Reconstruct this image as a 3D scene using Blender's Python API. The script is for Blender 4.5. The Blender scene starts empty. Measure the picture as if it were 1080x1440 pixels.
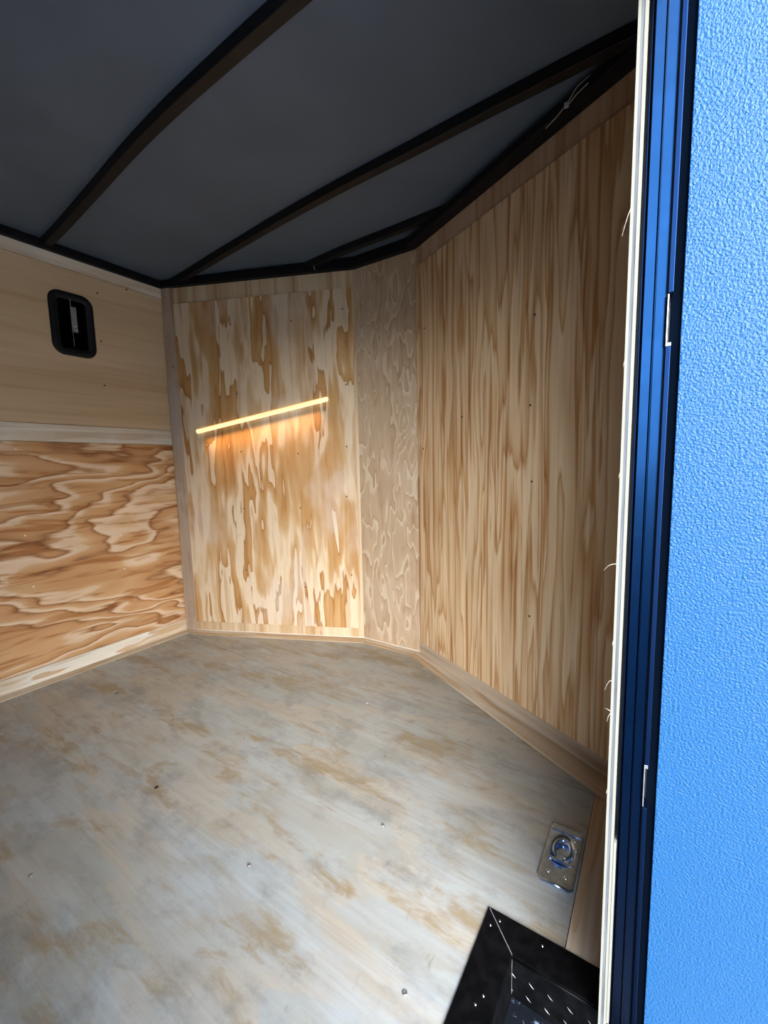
import bpy, bmesh, math, random
from mathutils import Vector, Matrix

random.seed(7)
S = bpy.context.scene
COL = S.collection

# ------------------------------------------------------------------ camera
cam_d = bpy.data.cameras.new('camera')
cam = bpy.data.objects.new('camera', cam_d)
COL.objects.link(cam)
fwd = Vector((-0.5424, 0.8327, -0.1117)).normalized()
rgt = Vector((0.8390, 0.5437, -0.0220))
rgt = (rgt - fwd * rgt.dot(fwd)).normalized()
up = rgt.cross(fwd)
cam.matrix_world = Matrix(((rgt.x, up.x, -fwd.x, 0.0), (rgt.y, up.y, -fwd.y, 0.0), (rgt.z, up.z, -fwd.z, 0.979), (0, 0, 0, 1)))
cam_d.sensor_fit = 'VERTICAL'
cam_d.sensor_height = 36.0
cam_d.lens = 36.0 * 596.33 / 1440.0
cam_d.clip_start = 0.01
cam_d.clip_end = 500
S.camera = cam

# ------------------------------------------------------------------ world, sun, exposure
S.view_settings.view_transform = 'Standard'
S.view_settings.look = 'None'
S.view_settings.gamma = 1.0
S.view_settings.use_curve_mapping = False
S.view_settings.exposure = 1.25
S.cycles.diffuse_bounces = 6
S.cycles.max_bounces = 14
S.cycles.use_denoising = True
S.cycles.sample_clamp_indirect = 8.0

SKY_STRENGTH = 3.0
SKY_LOBE = 4.0
w = bpy.data.worlds.new('sky')
S.world = w
w.use_nodes = True
wt = w.node_tree
wt.nodes.clear()
wo = wt.nodes.new('ShaderNodeOutputWorld')
wb = wt.nodes.new('ShaderNodeBackground')
wtc = wt.nodes.new('ShaderNodeTexCoord')
wsep = wt.nodes.new('ShaderNodeSeparateXYZ')
wr = wt.nodes.new('ShaderNodeValToRGB')
wt.links.new(wtc.outputs['Generated'], wsep.inputs[0])
wt.links.new(wsep.outputs['Z'], wr.inputs[0])
# a bright lobe added to the blue sky gradient to light the interior
wdot = wt.nodes.new('ShaderNodeVectorMath')
wdot.operation = 'DOT_PRODUCT'
wt.links.new(wtc.outputs['Generated'], wdot.inputs[0])
wdot.inputs[1].default_value = Vector((0.74, -0.62, 0.31)).normalized()
wmr = wt.nodes.new('ShaderNodeMapRange')
wmr.interpolation_type = 'SMOOTHSTEP'
wmr.inputs[1].default_value = 0.72
wmr.inputs[2].default_value = 0.99
wmr.inputs[4].default_value = SKY_LOBE
wt.links.new(wdot.outputs['Value'], wmr.inputs[0])
wmix = wt.nodes.new('ShaderNodeMix')
wmix.data_type = 'RGBA'
wmix.blend_type = 'ADD'
wmix.clamp_factor = False
wt.links.new(wmr.outputs[0], wmix.inputs[0])
wt.links.new(wr.outputs[0], wmix.inputs[6])
wmix.inputs[7].default_value = (1.0, 0.96, 0.90, 1)
wt.links.new(wmix.outputs[2], wb.inputs[0])
wt.links.new(wb.outputs[0], wo.inputs[0])
wb.inputs[1].default_value = SKY_STRENGTH
cr = wr.color_ramp
cr.elements[0].position = 0.0
cr.elements[0].color = (0.60, 0.78, 1.0, 1)
cr.elements[1].position = 0.85
cr.elements[1].color = (0.17, 0.31, 0.60, 1)
e = cr.elements.new(0.40)
e.color = (0.66, 0.82, 1.02, 1)

sd = bpy.data.lights.new('sun', 'SUN')
sd.energy = 13.0
sd.angle = 0.0093
sd.color = (1.0, 0.94, 0.84)
sun = bpy.data.objects.new('sun', sd)
COL.objects.link(sun)
# the low sun stands beyond the far side of the trailer: the trailer shades its doorway, the yard further out is lit
sun.rotation_euler = Vector((0.70, -0.60, -0.45)).to_track_quat('-Z', 'Y').to_euler()
sun.location = (-6, 5, 5)

# a sampling portal in the doorway (emits nothing itself)
pd = bpy.data.lights.new('doorway_portal', 'AREA')
pd.shape = 'RECTANGLE'
pd.size = 0.87
pd.size_y = 1.62
pd.cycles.is_portal = True
po = bpy.data.objects.new('doorway_portal', pd)
COL.objects.link(po)
po.matrix_world = Matrix(((0, 0, 1, 0.02), (1, 0, 0, 0.285), (0, 1, 0, 0.81), (0, 0, 0, 1)))

# ------------------------------------------------------------------ node helpers
class NT:
    def __init__(self, name):
        self.m = bpy.data.materials.new(name)
        self.m.use_nodes = True
        self.t = self.m.node_tree
        self.t.nodes.clear()
        self.out = self.t.nodes.new('ShaderNodeOutputMaterial')
        self.b = self.t.nodes.new('ShaderNodeBsdfPrincipled')
        self.t.links.new(self.b.outputs[0], self.out.inputs[0])

    def n(self, kind, **kw):
        nd = self.t.nodes.new(kind)
        for k, v in kw.items():
            setattr(nd, k, v)
        return nd

    def l(self, a, b):
        self.t.links.new(a, b)

    def val(self, sock, v):
        if hasattr(v, 'is_linked') or hasattr(v, 'links'):
            self.l(v, sock)
        else:
            sock.default_value = v

    def math(self, op, a, b=0.0, c=None, clamp=False):
        nd = self.n('ShaderNodeMath', operation=op, use_clamp=clamp)
        self.val(nd.inputs[0], a)
        self.val(nd.inputs[1], b)
        if c is not None:
            self.val(nd.inputs[2], c)
        return nd.outputs[0]

    def vmath(self, op, a, b):
        nd = self.n('ShaderNodeVectorMath', operation=op)
        self.val(nd.inputs[0], a)
        self.val(nd.inputs[1], b)
        return nd.outputs[0]

    def mapping(self, src, scale, loc=(0, 0, 0), rot=(0, 0, 0)):
        nd = self.n('ShaderNodeMapping')
        self.l(src, nd.inputs['Vector'])
        nd.inputs['Scale'].default_value = scale
        nd.inputs['Location'].default_value = loc
        nd.inputs['Rotation'].default_value = rot
        return nd.outputs[0]

    def noise(self, vec, scale, detail=2.0, rough=0.5, dist=0.0, color=False):
        nd = self.n('ShaderNodeTexNoise')
        self.l(vec, nd.inputs['Vector'])
        nd.inputs['Scale'].default_value = scale
        nd.inputs['Detail'].default_value = detail
        nd.inputs['Roughness'].default_value = rough
        nd.inputs['Distortion'].default_value = dist
        return nd.outputs['Color' if color else 'Fac']

    def ramp(self, fac, stops, interp='LINEAR'):
        nd = self.n('ShaderNodeValToRGB')
        nd.color_ramp.interpolation = interp
        els = nd.color_ramp.elements
        els[0].position, els[0].color = stops[0][0], (*stops[0][1], 1)
        els[1].position, els[1].color = stops[-1][0], (*stops[-1][1], 1)
        for p, c in stops[1:-1]:
            x = els.new(p)
            x.color = (*c, 1)
        self.l(fac, nd.inputs[0])
        return nd.outputs[0]

    def mix(self, fac, a, b, blend='MIX'):
        nd = self.n('ShaderNodeMix', data_type='RGBA', blend_type=blend)
        self.val(nd.inputs[0], fac)
        for s, v in ((nd.inputs[6], a), (nd.inputs[7], b)):
            if isinstance(v, tuple):
                s.default_value = (*v, 1)
            else:
                self.l(v, s)
        return nd.outputs[2]

    def smooth(self, v, lo, hi):
        nd = self.n('ShaderNodeMapRange', interpolation_type='SMOOTHSTEP')
        self.val(nd.inputs[0], v)
        nd.inputs[1].default_value = lo
        nd.inputs[2].default_value = hi
        return nd.outputs[0]

    def bump(self, h, strength, dist=0.001):
        nd = self.n('ShaderNodeBump')
        nd.inputs['Strength'].default_value = strength
        nd.inputs['Distance'].default_value = dist
        self.l(h, nd.inputs['Height'])
        self.l(nd.outputs[0], self.b.inputs['Normal'])


def plain(name, col, rough=0.5, metal=0.0, spec=0.5, emit=None, es=0.0):
    t = NT(name)
    t.b.inputs['Base Color'].default_value = (*col, 1)
    t.b.inputs['Roughness'].default_value = rough
    t.b.inputs['Metallic'].default_value = metal
    t.b.inputs['Specular IOR Level'].default_value = spec
    if emit:
        t.b.inputs['Emission Color'].default_value = (*emit, 1)
        t.b.inputs['Emission Strength'].default_value = es
    return t.m


CREAM = (0.721, 0.550, 0.407)
TAN = (0.567, 0.370, 0.226)
ORANGE = (0.453, 0.235, 0.096)
BROWN = (0.268, 0.130, 0.062)


def ply(name, axis, seed, scale=1.4, stretch=0.2, bands=6.0, warp=0.35, stops=None, fibre=0.12, pale=0.0,
        pale_col=(0.62, 0.57, 0.50), stain=0.25, detail=1.5, knot=0.0, jag=0.018, fine=0.5, fscale=26.0, fcol=(0.66, 0.47, 0.30)):
    """rotary-cut plywood: contour bands of a stretched, warped field along `axis` ('x' or 'z' of the board)"""
    t = NT(name)
    tc = t.n('ShaderNodeTexCoord').outputs['Object']
    st = (stretch, 1.0, 1.0) if axis == 'x' else (1.0, 1.0, stretch)
    base = t.mapping(tc, st, (seed * 3.17, seed * 1.7, seed * 2.3))
    wv = t.noise(base, scale * 2.6, 2.0, 0.55, color=True)
    wv = t.vmath('SUBTRACT', wv, (0.5, 0.5, 0.5))
    wv = t.vmath('MULTIPLY', wv, (warp, warp, warp))
    p = t.vmath('ADD', base, wv)
    f = t.noise(p, scale, detail, 0.45)
    # a fine jagged edge to the bands, along the fibres
    fst = (1.5, 60, 60) if axis == 'x' else (60, 60, 1.5)
    fm = t.mapping(tc, fst, (seed, seed, seed))
    fn = t.noise(fm, 1.6, 3.0, 0.6)
    f2 = t.math('ADD', f, t.math('MULTIPLY', t.math('SUBTRACT', fn, 0.5), jag))
    band = t.math('FRACT', t.math('MULTIPLY', f2, bands))
    stops = stops or [(0.0, TAN), (0.10, CREAM), (0.50, CREAM), (0.72, TAN), (0.93, ORANGE), (0.975, BROWN), (1.0, TAN)]
    col = t.ramp(band, stops)
    # fine growth lines running with the grain
    g1 = t.vmath('ADD', t.mapping(tc, (stretch * 0.22, 1, 1) if axis == 'x' else (1, 1, stretch * 0.22), (seed, seed * 0.3, seed * 0.7)), t.vmath('MULTIPLY', wv, (0.30, 0.30, 0.30)))
    g2 = t.noise(g1, fscale, 2.5, 0.6)
    gf = t.math('MULTIPLY', t.smooth(g2, 0.50, 0.66), fine)
    col = t.mix(gf, col, t.mix(1.0, col, fcol, 'MULTIPLY'))
    if pale > 0:
        pm = t.mapping(tc, (1.0, 1.0, 0.6) if axis == 'z' else (0.6, 1.0, 1.0), (seed * 5.1, 0, seed * 4.4))
        pn_ = t.noise(pm, 2.6, 4.0, 0.6)
        pf = t.math('MULTIPLY', t.smooth(pn_, 0.50, 0.66), pale)
        col = t.mix(pf, col, pale_col)
    sn = t.noise(t.mapping(tc, (1, 1, 1), (seed * 7.7, 1, 2)), 1.8, 3.0, 0.5)
    sv = t.math('ADD', t.math('MULTIPLY', sn, stain * 2), 1.0 - stain)
    fv = t.math('ADD', t.math('MULTIPLY', fn, fibre * 2), 1.0 - fibre)
    vv = t.math('MULTIPLY', sv, fv)
    comb = t.n('ShaderNodeCombineColor')
    for i in range(3):
        t.l(vv, comb.inputs[i])
    col = t.mix(1.0, col, comb.outputs[0], 'MULTIPLY')
    if knot > 0:
        vo = t.n('ShaderNodeTexVoronoi')
        t.l(t.mapping(tc, (1, 1, 0.55) if axis == 'z' else (0.55, 1, 1), (seed * 2.2, 0, seed * 1.3)), vo.inputs['Vector'])
        vo.inputs['Scale'].default_value = knot
        kf = t.smooth(vo.outputs['Distance'], 0.055, 0.02)
        col = t.mix(t.math('MULTIPLY', kf, 0.65), col, BROWN)
    t.l(col, t.b.inputs['Base Color'])
    t.b.inputs['Roughness'].default_value = 0.62
    t.b.inputs['Specular IOR Level'].default_value = 0.3
    t.bump(fn, 0.25, 0.001)
    return t.m


M = {}
M['left_low'] = ply('plywood_swirled', 'x', 3.0, scale=2.3, stretch=0.30, bands=13, warp=0.32, fibre=0.12, stain=0.18, detail=1.2, jag=0.02, fine=0.9, fscale=36,
                    stops=[(0.0, (0.539, 0.337, 0.183)), (0.08, (0.711, 0.533, 0.380)), (0.28, (0.668, 0.478, 0.314)), (0.40, (0.581, 0.353, 0.178)), (0.82, (0.495, 0.261, 0.111)), (0.94, (0.291, 0.136, 0.059)), (1.0, (0.473, 0.272, 0.131))])
M['left_up'] = ply('plywood_plain_tan', 'x', 8.0, scale=1.6, stretch=0.12, bands=5, warp=0.2, fibre=0.14, stain=0.14, fine=0.22, fscale=20,
                   stops=[(0.0, (0.56, 0.42, 0.27)), (0.3, (0.62, 0.48, 0.32)), (0.7, (0.58, 0.44, 0.285)), (1.0, (0.54, 0.395, 0.245))])
PALE = [(0.0, (0.596, 0.530, 0.426)), (0.3, (0.716, 0.683, 0.603)), (0.7, (0.656, 0.592, 0.489)), (1.0, (0.547, 0.439, 0.312))]
M['strip_pale'] = ply('pale_whitish_ply', 'x', 5.0, scale=3.5, stretch=0.10, bands=4, warp=0.2, stops=PALE, pale=0.6, pale_col=(0.735, 0.734, 0.696), stain=0.2)
M['strip_wavy'] = ply('pale_wavy_ply', 'x', 12.0, scale=4.5, stretch=0.16, bands=7, warp=0.25, stain=0.15,
                      stops=[(0.0, TAN), (0.12, (0.735, 0.714, 0.645)), (0.5, (0.716, 0.653, 0.541)), (0.9, (0.547, 0.408, 0.259)), (1.0, TAN)])
M['corner'] = ply('greyish_pink_ply', 'z', 6.0, scale=6, stretch=0.12, bands=3, warp=0.2, stain=0.2, pale=0.5, pale_col=(0.576, 0.530, 0.478),
                  stops=[(0.0, (0.418, 0.316, 0.239)), (0.5, (0.477, 0.367, 0.281)), (1.0, (0.377, 0.265, 0.187))])
M['vl'] = ply('plywood_blotched', 'z', 21.0, scale=4.6, stretch=0.17, bands=5.0, warp=0.24, fibre=0.12, stain=0.12, pale=0.4, detail=2.5, pale_col=(0.632, 0.557, 0.494), jag=0.035,
              stops=[(0.0, (0.690, 0.557, 0.399)), (0.30, (0.690, 0.547, 0.379)), (0.42, (0.594, 0.422, 0.252)), (0.54, (0.537, 0.341, 0.163)), (0.90, (0.470, 0.254, 0.089)), (0.97, (0.364, 0.182, 0.063)), (1.0, (0.690, 0.557, 0.399))])
M['vl_back'] = ply('plywood_backing_striped', 'z', 31.0, scale=6, stretch=0.05, bands=4, warp=0.1, stain=0.1,
                    stops=[(0.0, (0.60, 0.47, 0.31)), (0.3, (0.66, 0.54, 0.38)), (0.65, (0.58, 0.44, 0.28)), (0.9, (0.50, 0.34, 0.19)), (1.0, (0.60, 0.47, 0.31))])
M['centre'] = ply('plywood_greyed_swirled', 'z', 44.0, scale=4.2, stretch=0.26, bands=10, warp=0.34, fibre=0.12, stain=0.15, pale=0.35, pale_col=(0.60, 0.51, 0.41), detail=1.2, jag=0.014, fine=0.3,
                  stops=[(0.0, (0.60, 0.49, 0.36)), (0.12, (0.58, 0.47, 0.34)), (0.24, (0.49, 0.365, 0.245)), (0.80, (0.46, 0.335, 0.22)), (0.94, (0.39, 0.265, 0.16)), (1.0, (0.60, 0.49, 0.36))])
M['vr'] = ply('plywood_straight_grained', 'z', 57.0, scale=4.6, stretch=0.085, bands=13, warp=0.14, fibre=0.26, stain=0.16, jag=0.035, fine=1.0, fscale=52,
              stops=[(0.0, (0.560, 0.379, 0.220)), (0.10, (0.694, 0.531, 0.348)), (0.5, (0.650, 0.475, 0.290)), (0.80, (0.560, 0.362, 0.191)), (0.94, (0.448, 0.249, 0.104)), (1.0, (0.560, 0.362, 0.191))])
M['vr_back'] = ply('plywood_backing_brown', 'z', 63.0, scale=5, stretch=0.08, bands=4, warp=0.1, stain=0.1,
                   stops=[(0.0, (0.474, 0.330, 0.226)), (0.5, (0.515, 0.370, 0.260)), (1.0, (0.433, 0.290, 0.192))])
M['base_r'] = ply('base_board_brown', 'x', 71.0, scale=6, stretch=0.1, bands=4, warp=0.1, stain=0.15,
                  stops=[(0.0, (0.418, 0.337, 0.259)), (0.5, (0.477, 0.398, 0.312)), (1.0, (0.377, 0.296, 0.208))])
M['filler'] = ply('floor_filler_ply', 'x', 77.0, scale=5, stretch=0.1, bands=5, warp=0.15, stain=0.15,
                  stops=[(0.0, (0.457, 0.367, 0.259)), (0.4, (0.576, 0.510, 0.416)), (0.8, (0.477, 0.357, 0.229)), (1.0, (0.418, 0.296, 0.177))])


def floor_material():
    t = NT('worn_whitish_floor_ply')
    tc = t.n('ShaderNodeTexCoord').outputs['Object']
    base = t.mapping(tc, (0.30, 1.0, 1.0), (4.2, 1.9, 0), (0, 0, 0.07))
    wv = t.vmath('MULTIPLY', t.vmath('SUBTRACT', t.noise(base, 7.0, 3.0, 0.6, color=True), (0.5, 0.5, 0.5)), (0.16, 0.16, 0.16))
    p = t.vmath('ADD', base, wv)
    f = t.noise(p, 4.2, 2.5, 0.5)
    fm = t.mapping(tc, (2, 70, 70), (1, 1, 1), (0, 0, 0.07))
    fn = t.noise(fm, 1.5, 3.0, 0.6)
    f2 = t.math('ADD', f, t.math('MULTIPLY', t.math('SUBTRACT', fn, 0.5), 0.05))
    band = t.math('FRACT', t.math('MULTIPLY', f2, 6.0))
    col = t.ramp(band, [(0.0, (0.270, 0.261, 0.230)), (0.12, (0.292, 0.298, 0.279)), (0.5, (0.294, 0.302, 0.288)), (0.85, (0.274, 0.270, 0.241)), (1.0, (0.264, 0.250, 0.213))])
    bn = t.noise(p, 3.1, 1.5, 0.45)
    bb = t.math('FRACT', t.math('MULTIPLY', t.math('ADD', bn, t.math('MULTIPLY', t.math('SUBTRACT', fn, 0.5), 0.03)), 4.0))
    bf = t.math('MULTIPLY', t.math('MULTIPLY', t.smooth(bb, 0.25, 0.97), t.smooth(bb, 1.0, 0.975)), 0.42)
    col = t.mix(bf, col, (0.370, 0.304, 0.226))
    # tan worn streaks
    sm = t.vmath('ADD', t.mapping(tc, (0.42, 1.25, 1), (9.3, 2.2, 0), (0, 0, 0.07)), wv)
    sn = t.noise(sm, 5.5, 6.0, 0.72)
    sf = t.math('MULTIPLY', t.smooth(sn, 0.50, 0.63), 0.95)
    col = t.mix(sf, col, (0.230, 0.178, 0.109))
    # greyish dirt and smudges
    dn = t.noise(t.mapping(tc, (0.8, 1.2, 1), (1.3, 7.7, 0)), 6.0, 7.0, 0.72)
    df = t.math('MULTIPLY', t.smooth(dn, 0.47, 0.68), 0.75)
    col = t.mix(df, col, (0.178, 0.178, 0.170))
    # chalky pale rubs
    cn = t.noise(t.mapping(tc, (0.5, 1.1, 1), (5.3, 3.1, 0)), 5.0, 6.0, 0.7)
    cf = t.math('MULTIPLY', t.smooth(cn, 0.50, 0.66), 0.55)
    col = t.mix(cf, col, (0.325, 0.355, 0.366))
    # short dark scuffs
    kn = t.noise(t.mapping(tc, (14, 5, 1), (2, 2, 0), (0, 0, 0.6)), 2.2, 3.0, 0.6)
    kf = t.math('MULTIPLY', t.smooth(kn, 0.66, 0.78), 0.5)
    col = t.mix(kf, col, (0.125, 0.115, 0.102))
    fv = t.math('ADD', t.math('MULTIPLY', fn, 0.36), 0.83)
    comb = t.n('ShaderNodeCombineColor')
    for i in range(3):
        t.l(fv, comb.inputs[i])
    col = t.mix(1.0, col, comb.outputs[0], 'MULTIPLY')
    t.l(col, t.b.inputs['Base Color'])
    t.b.inputs['Roughness'].default_value = 0.45
    t.b.inputs['Specular IOR Level'].default_value = 0.45
    t.bump(fn, 0.2, 0.001)
    return t.m


M['floor'] = floor_material()
M['ply_face'] = plain('ply_end_pale', (0.195, 0.195, 0.168), 0.8, spec=0.2)


def ply_edge_material():
    t = NT('plywood_edge_layers')
    tc = t.n('ShaderNodeTexCoord').outputs['Object']
    n = t.noise(t.mapping(tc, (300, 300, 9), (0, 0, 0)), 1.0, 4.0, 0.7)
    col = t.ramp(n, [(0.3, (0.035, 0.04, 0.05)), (0.6, (0.10, 0.11, 0.12))])
    t.l(col, t.b.inputs['Base Color'])
    t.b.inputs['Roughness'].default_value = 0.8
    return t.m


M['ply_core'] = ply_edge_material()


def speckle(name, c1, c2, scale, rough, metal=0.0, spec=0.5, bump=0.0, detail=2.0, lo=0.4, hi=0.65):
    t = NT(name)
    tc = t.n('ShaderNodeTexCoord').outputs['Object']
    n = t.noise(tc, scale, detail, 0.6)
    t.l(t.ramp(n, [(lo, c1), (hi, c2)]), t.b.inputs['Base Color'])
    t.b.inputs['Roughness'].default_value = rough
    t.b.inputs['Metallic'].default_value = metal
    t.b.inputs['Specular IOR Level'].default_value = spec
    if bump:
        t.bump(n, bump, 0.0015)
    return t.m


M['ceiling'] = speckle('grey_roof_liner', (0.082, 0.118, 0.172), (0.096, 0.136, 0.198), 3.0, 0.6)
M['bow'] = speckle('dark_primed_steel', (0.004, 0.0042, 0.006), (0.008, 0.008, 0.0105), 30, 0.5, spec=0.3)
M['rail'] = speckle('black_rail_steel', (0.004, 0.004, 0.007), (0.007, 0.007, 0.010), 30, 0.6, spec=0.2)
M['outer'] = plain('charcoal_outer_skin', (0.06, 0.065, 0.075), 0.4)
M['sky_screen'] = plain('grey_sky_screen', (0.18, 0.18, 0.185), 0.8)
M['black_plastic'] = speckle('black_moulded_plastic', (0.004, 0.005, 0.008), (0.007, 0.009, 0.013), 60, 0.5, spec=0.25)
M['black_deep'] = plain('black_inside_vent', (0.001, 0.001, 0.0015), 0.9, spec=0.0)
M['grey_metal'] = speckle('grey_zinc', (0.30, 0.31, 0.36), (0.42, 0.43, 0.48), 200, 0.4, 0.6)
M['screw_dark'] = plain('dark_screw', (0.04, 0.035, 0.03), 0.4, 0.5)
M['screw_zinc'] = plain('zinc_screw', (0.55, 0.57, 0.6), 0.3, 0.9)
M['screw_pale'] = plain('pale_plugged_nail', (0.72, 0.67, 0.60), 0.6)
M['step_black'] = speckle('black_painted_steel', (0.0016, 0.0017, 0.002), (0.0035, 0.0035, 0.004), 40, 0.42, spec=0.06)
M['frame_alu'] = speckle('blue_black_anodised_frame', (0.0018, 0.0088, 0.0285), (0.0021, 0.0098, 0.032), 25, 0.27, 1.0)
M['frame_ridge'] = plain('frame_ridge_alu', (0.008, 0.026, 0.085), 0.35, 1.0)
M['frame_dark'] = plain('dark_frame_groove', (0.003, 0.005, 0.010), 0.6, spec=0.15)
M['seal'] = plain('black_rubber_seal', (0.001, 0.0022, 0.005), 0.9, spec=0.0)
M['bright_steel'] = plain('bright_bare_steel', (0.80, 0.82, 0.84), 0.22, 1.0)
M['splinter'] = plain('wood_splinter', (0.28, 0.25, 0.20), 0.7)
M['wire'] = plain('grey_wire', (0.40, 0.40, 0.41), 0.5)
M['chip_dark'] = plain('dark_chip', (0.05, 0.035, 0.02), 0.7)
M['bead'] = plain('pale_highlight_and_wire', (0.66, 0.62, 0.57), 0.6)  # pale tone paints the floor strips' highlight line; also the wire end
M['ground'] = speckle('pale_gravel_yard', (0.30, 0.29, 0.27), (0.46, 0.44, 0.41), 6, 0.9, detail=8)
M['chrome'] = speckle('zinc_plated_steel', (0.40, 0.54, 0.78), (0.54, 0.70, 0.94), 45, 0.22, 1.0)
M['glow_core'] = plain('glowing_pale_yellow_face', (0.9, 0.75, 0.4), 0.4, emit=(1.0, 0.80, 0.43), es=0.42)
M['glow_line'] = plain('glowing_amber_line', (0.8, 0.5, 0.15), 0.4, emit=(1.0, 0.42, 0.07), es=0.36)


def door_material():
    t = NT('light_blue_pebbled_skin')
    tc = t.n('ShaderNodeTexCoord').outputs['Object']
    n1 = t.noise(tc, 300.0, 1.0, 0.5, 0.3)
    t.b.inputs['Base Color'].default_value = (0.0088, 0.063, 0.172, 1)
    t.b.inputs['Roughness'].default_value = 0.42
    t.b.inputs['Specular IOR Level'].default_value = 0.25
    t.bump(n1, 0.8, 0.0025)
    return t.m


M['door'] = door_material()


def tread_material():
    t = NT('scuffed_black_tread')
    tc = t.n('ShaderNodeTexCoord').outputs['Object']
    n = t.noise(tc, 28.0, 6.0, 0.7, 1.5)
    f = t.smooth(n, 0.57, 0.68)
    t.l(t.mix(f, (0.005, 0.006, 0.009), (0.16, 0.21, 0.30)), t.b.inputs['Base Color'])
    t.b.inputs['Roughness'].default_value = 0.35
    return t.m


M['tread'] = tread_material()

# ------------------------------------------------------------------ mesh helpers
def obj(name, bm, mat, parent=None, smooth=False, bevel=0.0, mats=None, seg=2):
    bmesh.ops.recalc_face_normals(bm, faces=bm.faces)
    me = bpy.data.meshes.new(name)
    bm.to_mesh(me)
    bm.free()
    for m_ in (mats or [mat]):
        me.materials.append(m_)
    if smooth:
        for p in me.polygons:
            p.use_smooth = True
    o = bpy.data.objects.new(name, me)
    COL.objects.link(o)
    if parent is not None:
        o.parent = parent
    if bevel > 0:
        b = o.modifiers.new('edge', 'BEVEL')
        b.width = bevel
        b.segments = seg
        b.limit_method = 'ANGLE'
    return o


def empty(name, loc, label, cat, group=None, rotz=0.0):
    o = bpy.data.objects.new(name, None)
    COL.objects.link(o)
    o.location = loc
    o.rotation_euler = (0, 0, rotz)
    return tag(o, label, cat, group)


def tag(o, label, cat, group=None):
    o['label'] = label
    o['category'] = cat
    if group:
        o['group'] = group
    return o


def struct(o, label, cat):
    o['kind'] = 'structure'
    return tag(o, label, cat)


def box(bm, x0, x1, y0, y1, z0, z1, mi=0):
    v = [bm.verts.new(p) for p in ((x0, y0, z0), (x1, y0, z0), (x1, y1, z0), (x0, y1, z0), (x0, y0, z1), (x1, y0, z1), (x1, y1, z1), (x0, y1, z1))]
    for f in ((0, 3, 2, 1), (4, 5, 6, 7), (0, 1, 5, 4), (1, 2, 6, 5), (2, 3, 7, 6), (3, 0, 4, 7)):
        fc = bm.faces.new([v[i] for i in f])
        fc.material_index = mi
    return v


def boxm(*args):
    bm = bmesh.new()
    box(bm, *args)
    return bm


def prism(bm, pts, z0, z1, mi=0):
    lo = [bm.verts.new((x, y, z0)) for x, y in pts]
    hi = [bm.verts.new((x, y, z1)) for x, y in pts]
    n = len(pts)
    fs = [bm.faces.new(lo[::-1]), bm.faces.new(hi)]
    for i in range(n):
        j = (i + 1) % n
        fs.append(bm.faces.new((lo[i], lo[j], hi[j], hi[i])))
    for f in fs:
        f.material_index = mi


def tube(bm, pts, r, seg=8, cap=True, closed=False):
    pts = [Vector(p) for p in pts]
    n = len(pts)
    rings = []
    prev = None
    for i, p in enumerate(pts):
        if closed:
            d = pts[(i + 1) % n] - pts[i - 1]
        else:
            d = pts[min(i + 1, n - 1)] - pts[max(i - 1, 0)]
        d.normalize()
        a = prev if prev is not None else (Vector((0, 0, 1)) if abs(d.z) < 0.9 else Vector((1, 0, 0)))
        a = (a - d * a.dot(d)).normalized()
        prev = a
        b = d.cross(a)
        rr = r[i] if isinstance(r, (list, tuple)) else r
        rings.append([bm.verts.new(p + (a * math.cos(2 * math.pi * k / seg) + b * math.sin(2 * math.pi * k / seg)) * rr) for k in range(seg)])
    for i in range(n if closed else n - 1):
        A, B = rings[i], rings[(i + 1) % n]
        for k in range(seg):
            bm.faces.new((A[k], A[(k + 1) % seg], B[(k + 1) % seg], B[k]))
    if cap and not closed:
        bm.faces.new(rings[0][::-1])
        bm.faces.new(rings[-1])


def lathe(bm, prof, seg=16, c=(0, 0, 0), sx=1.0, sy=1.0):
    rings = []
    for r, z in prof:
        if r < 1e-6:
            rings.append([bm.verts.new((c[0], c[1], c[2] + z))])
        else:
            rings.append([bm.verts.new((c[0] + sx * r * math.cos(2 * math.pi * k / seg), c[1] + sy * r * math.sin(2 * math.pi * k / seg), c[2] + z)) for k in range(seg)])
    for A, B in zip(rings, rings[1:]):
        if len(A) == 1 and len(B) > 1:
            for k in range(seg):
                bm.faces.new((A[0], B[k], B[(k + 1) % seg]))
        elif len(B) == 1 and len(A) > 1:
            for k in range(seg):
                bm.faces.new((A[k], B[0], A[(k + 1) % seg]))
        else:
            for k in range(seg):
                bm.faces.new((A[k], A[(k + 1) % seg], B[(k + 1) % seg], B[k]))


def rrect(x0, x1, z0, z1, r, seg=7):
    pts = []
    for cx, cz, a0 in ((x1 - r, z1 - r, 0), (x0 + r, z1 - r, 90), (x0 + r, z0 + r, 180), (x1 - r, z0 + r, 270)):
        for k in range(seg + 1):
            a = math.radians(a0 + 90 * k / seg)
            pts.append((cx + r * math.cos(a), cz + r * math.sin(a)))
    return pts


# ------------------------------------------------------------------ plan of the room (metres; x across, y towards the nose)
XL, XR, YB = -2.388, -0.050, -2.6
P1 = Vector((-2.388, 1.4316))
P2 = Vector((-1.370, 1.870))
P3 = Vector((-1.009, 1.870))
P4 = Vector((-0.050, 1.357))
YD0, YD1 = -0.15, 0.72          # doorway in the right wall
WT = 1.98                       # top of the wood lining


def frame_of(A, B):
    d = (B - A)
    return d.length, math.atan2(d.y, d.x)


def wall(name, A, B, mat, label, z0=-0.04, z1=WT, thick=0.035):
    """wall slab in its own frame: local x along the wall, interior on local -y; wood face at y = 0"""
    L, ang = frame_of(A, B)
    bm = boxm(0, L, 0, thick, z0, z1)
    o = obj(name, bm, mat)
    o.location = (A.x, A.y, 0)
    o.rotation_euler = (0, 0, ang)
    struct(o, label, 'wall')
    return o, L


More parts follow.
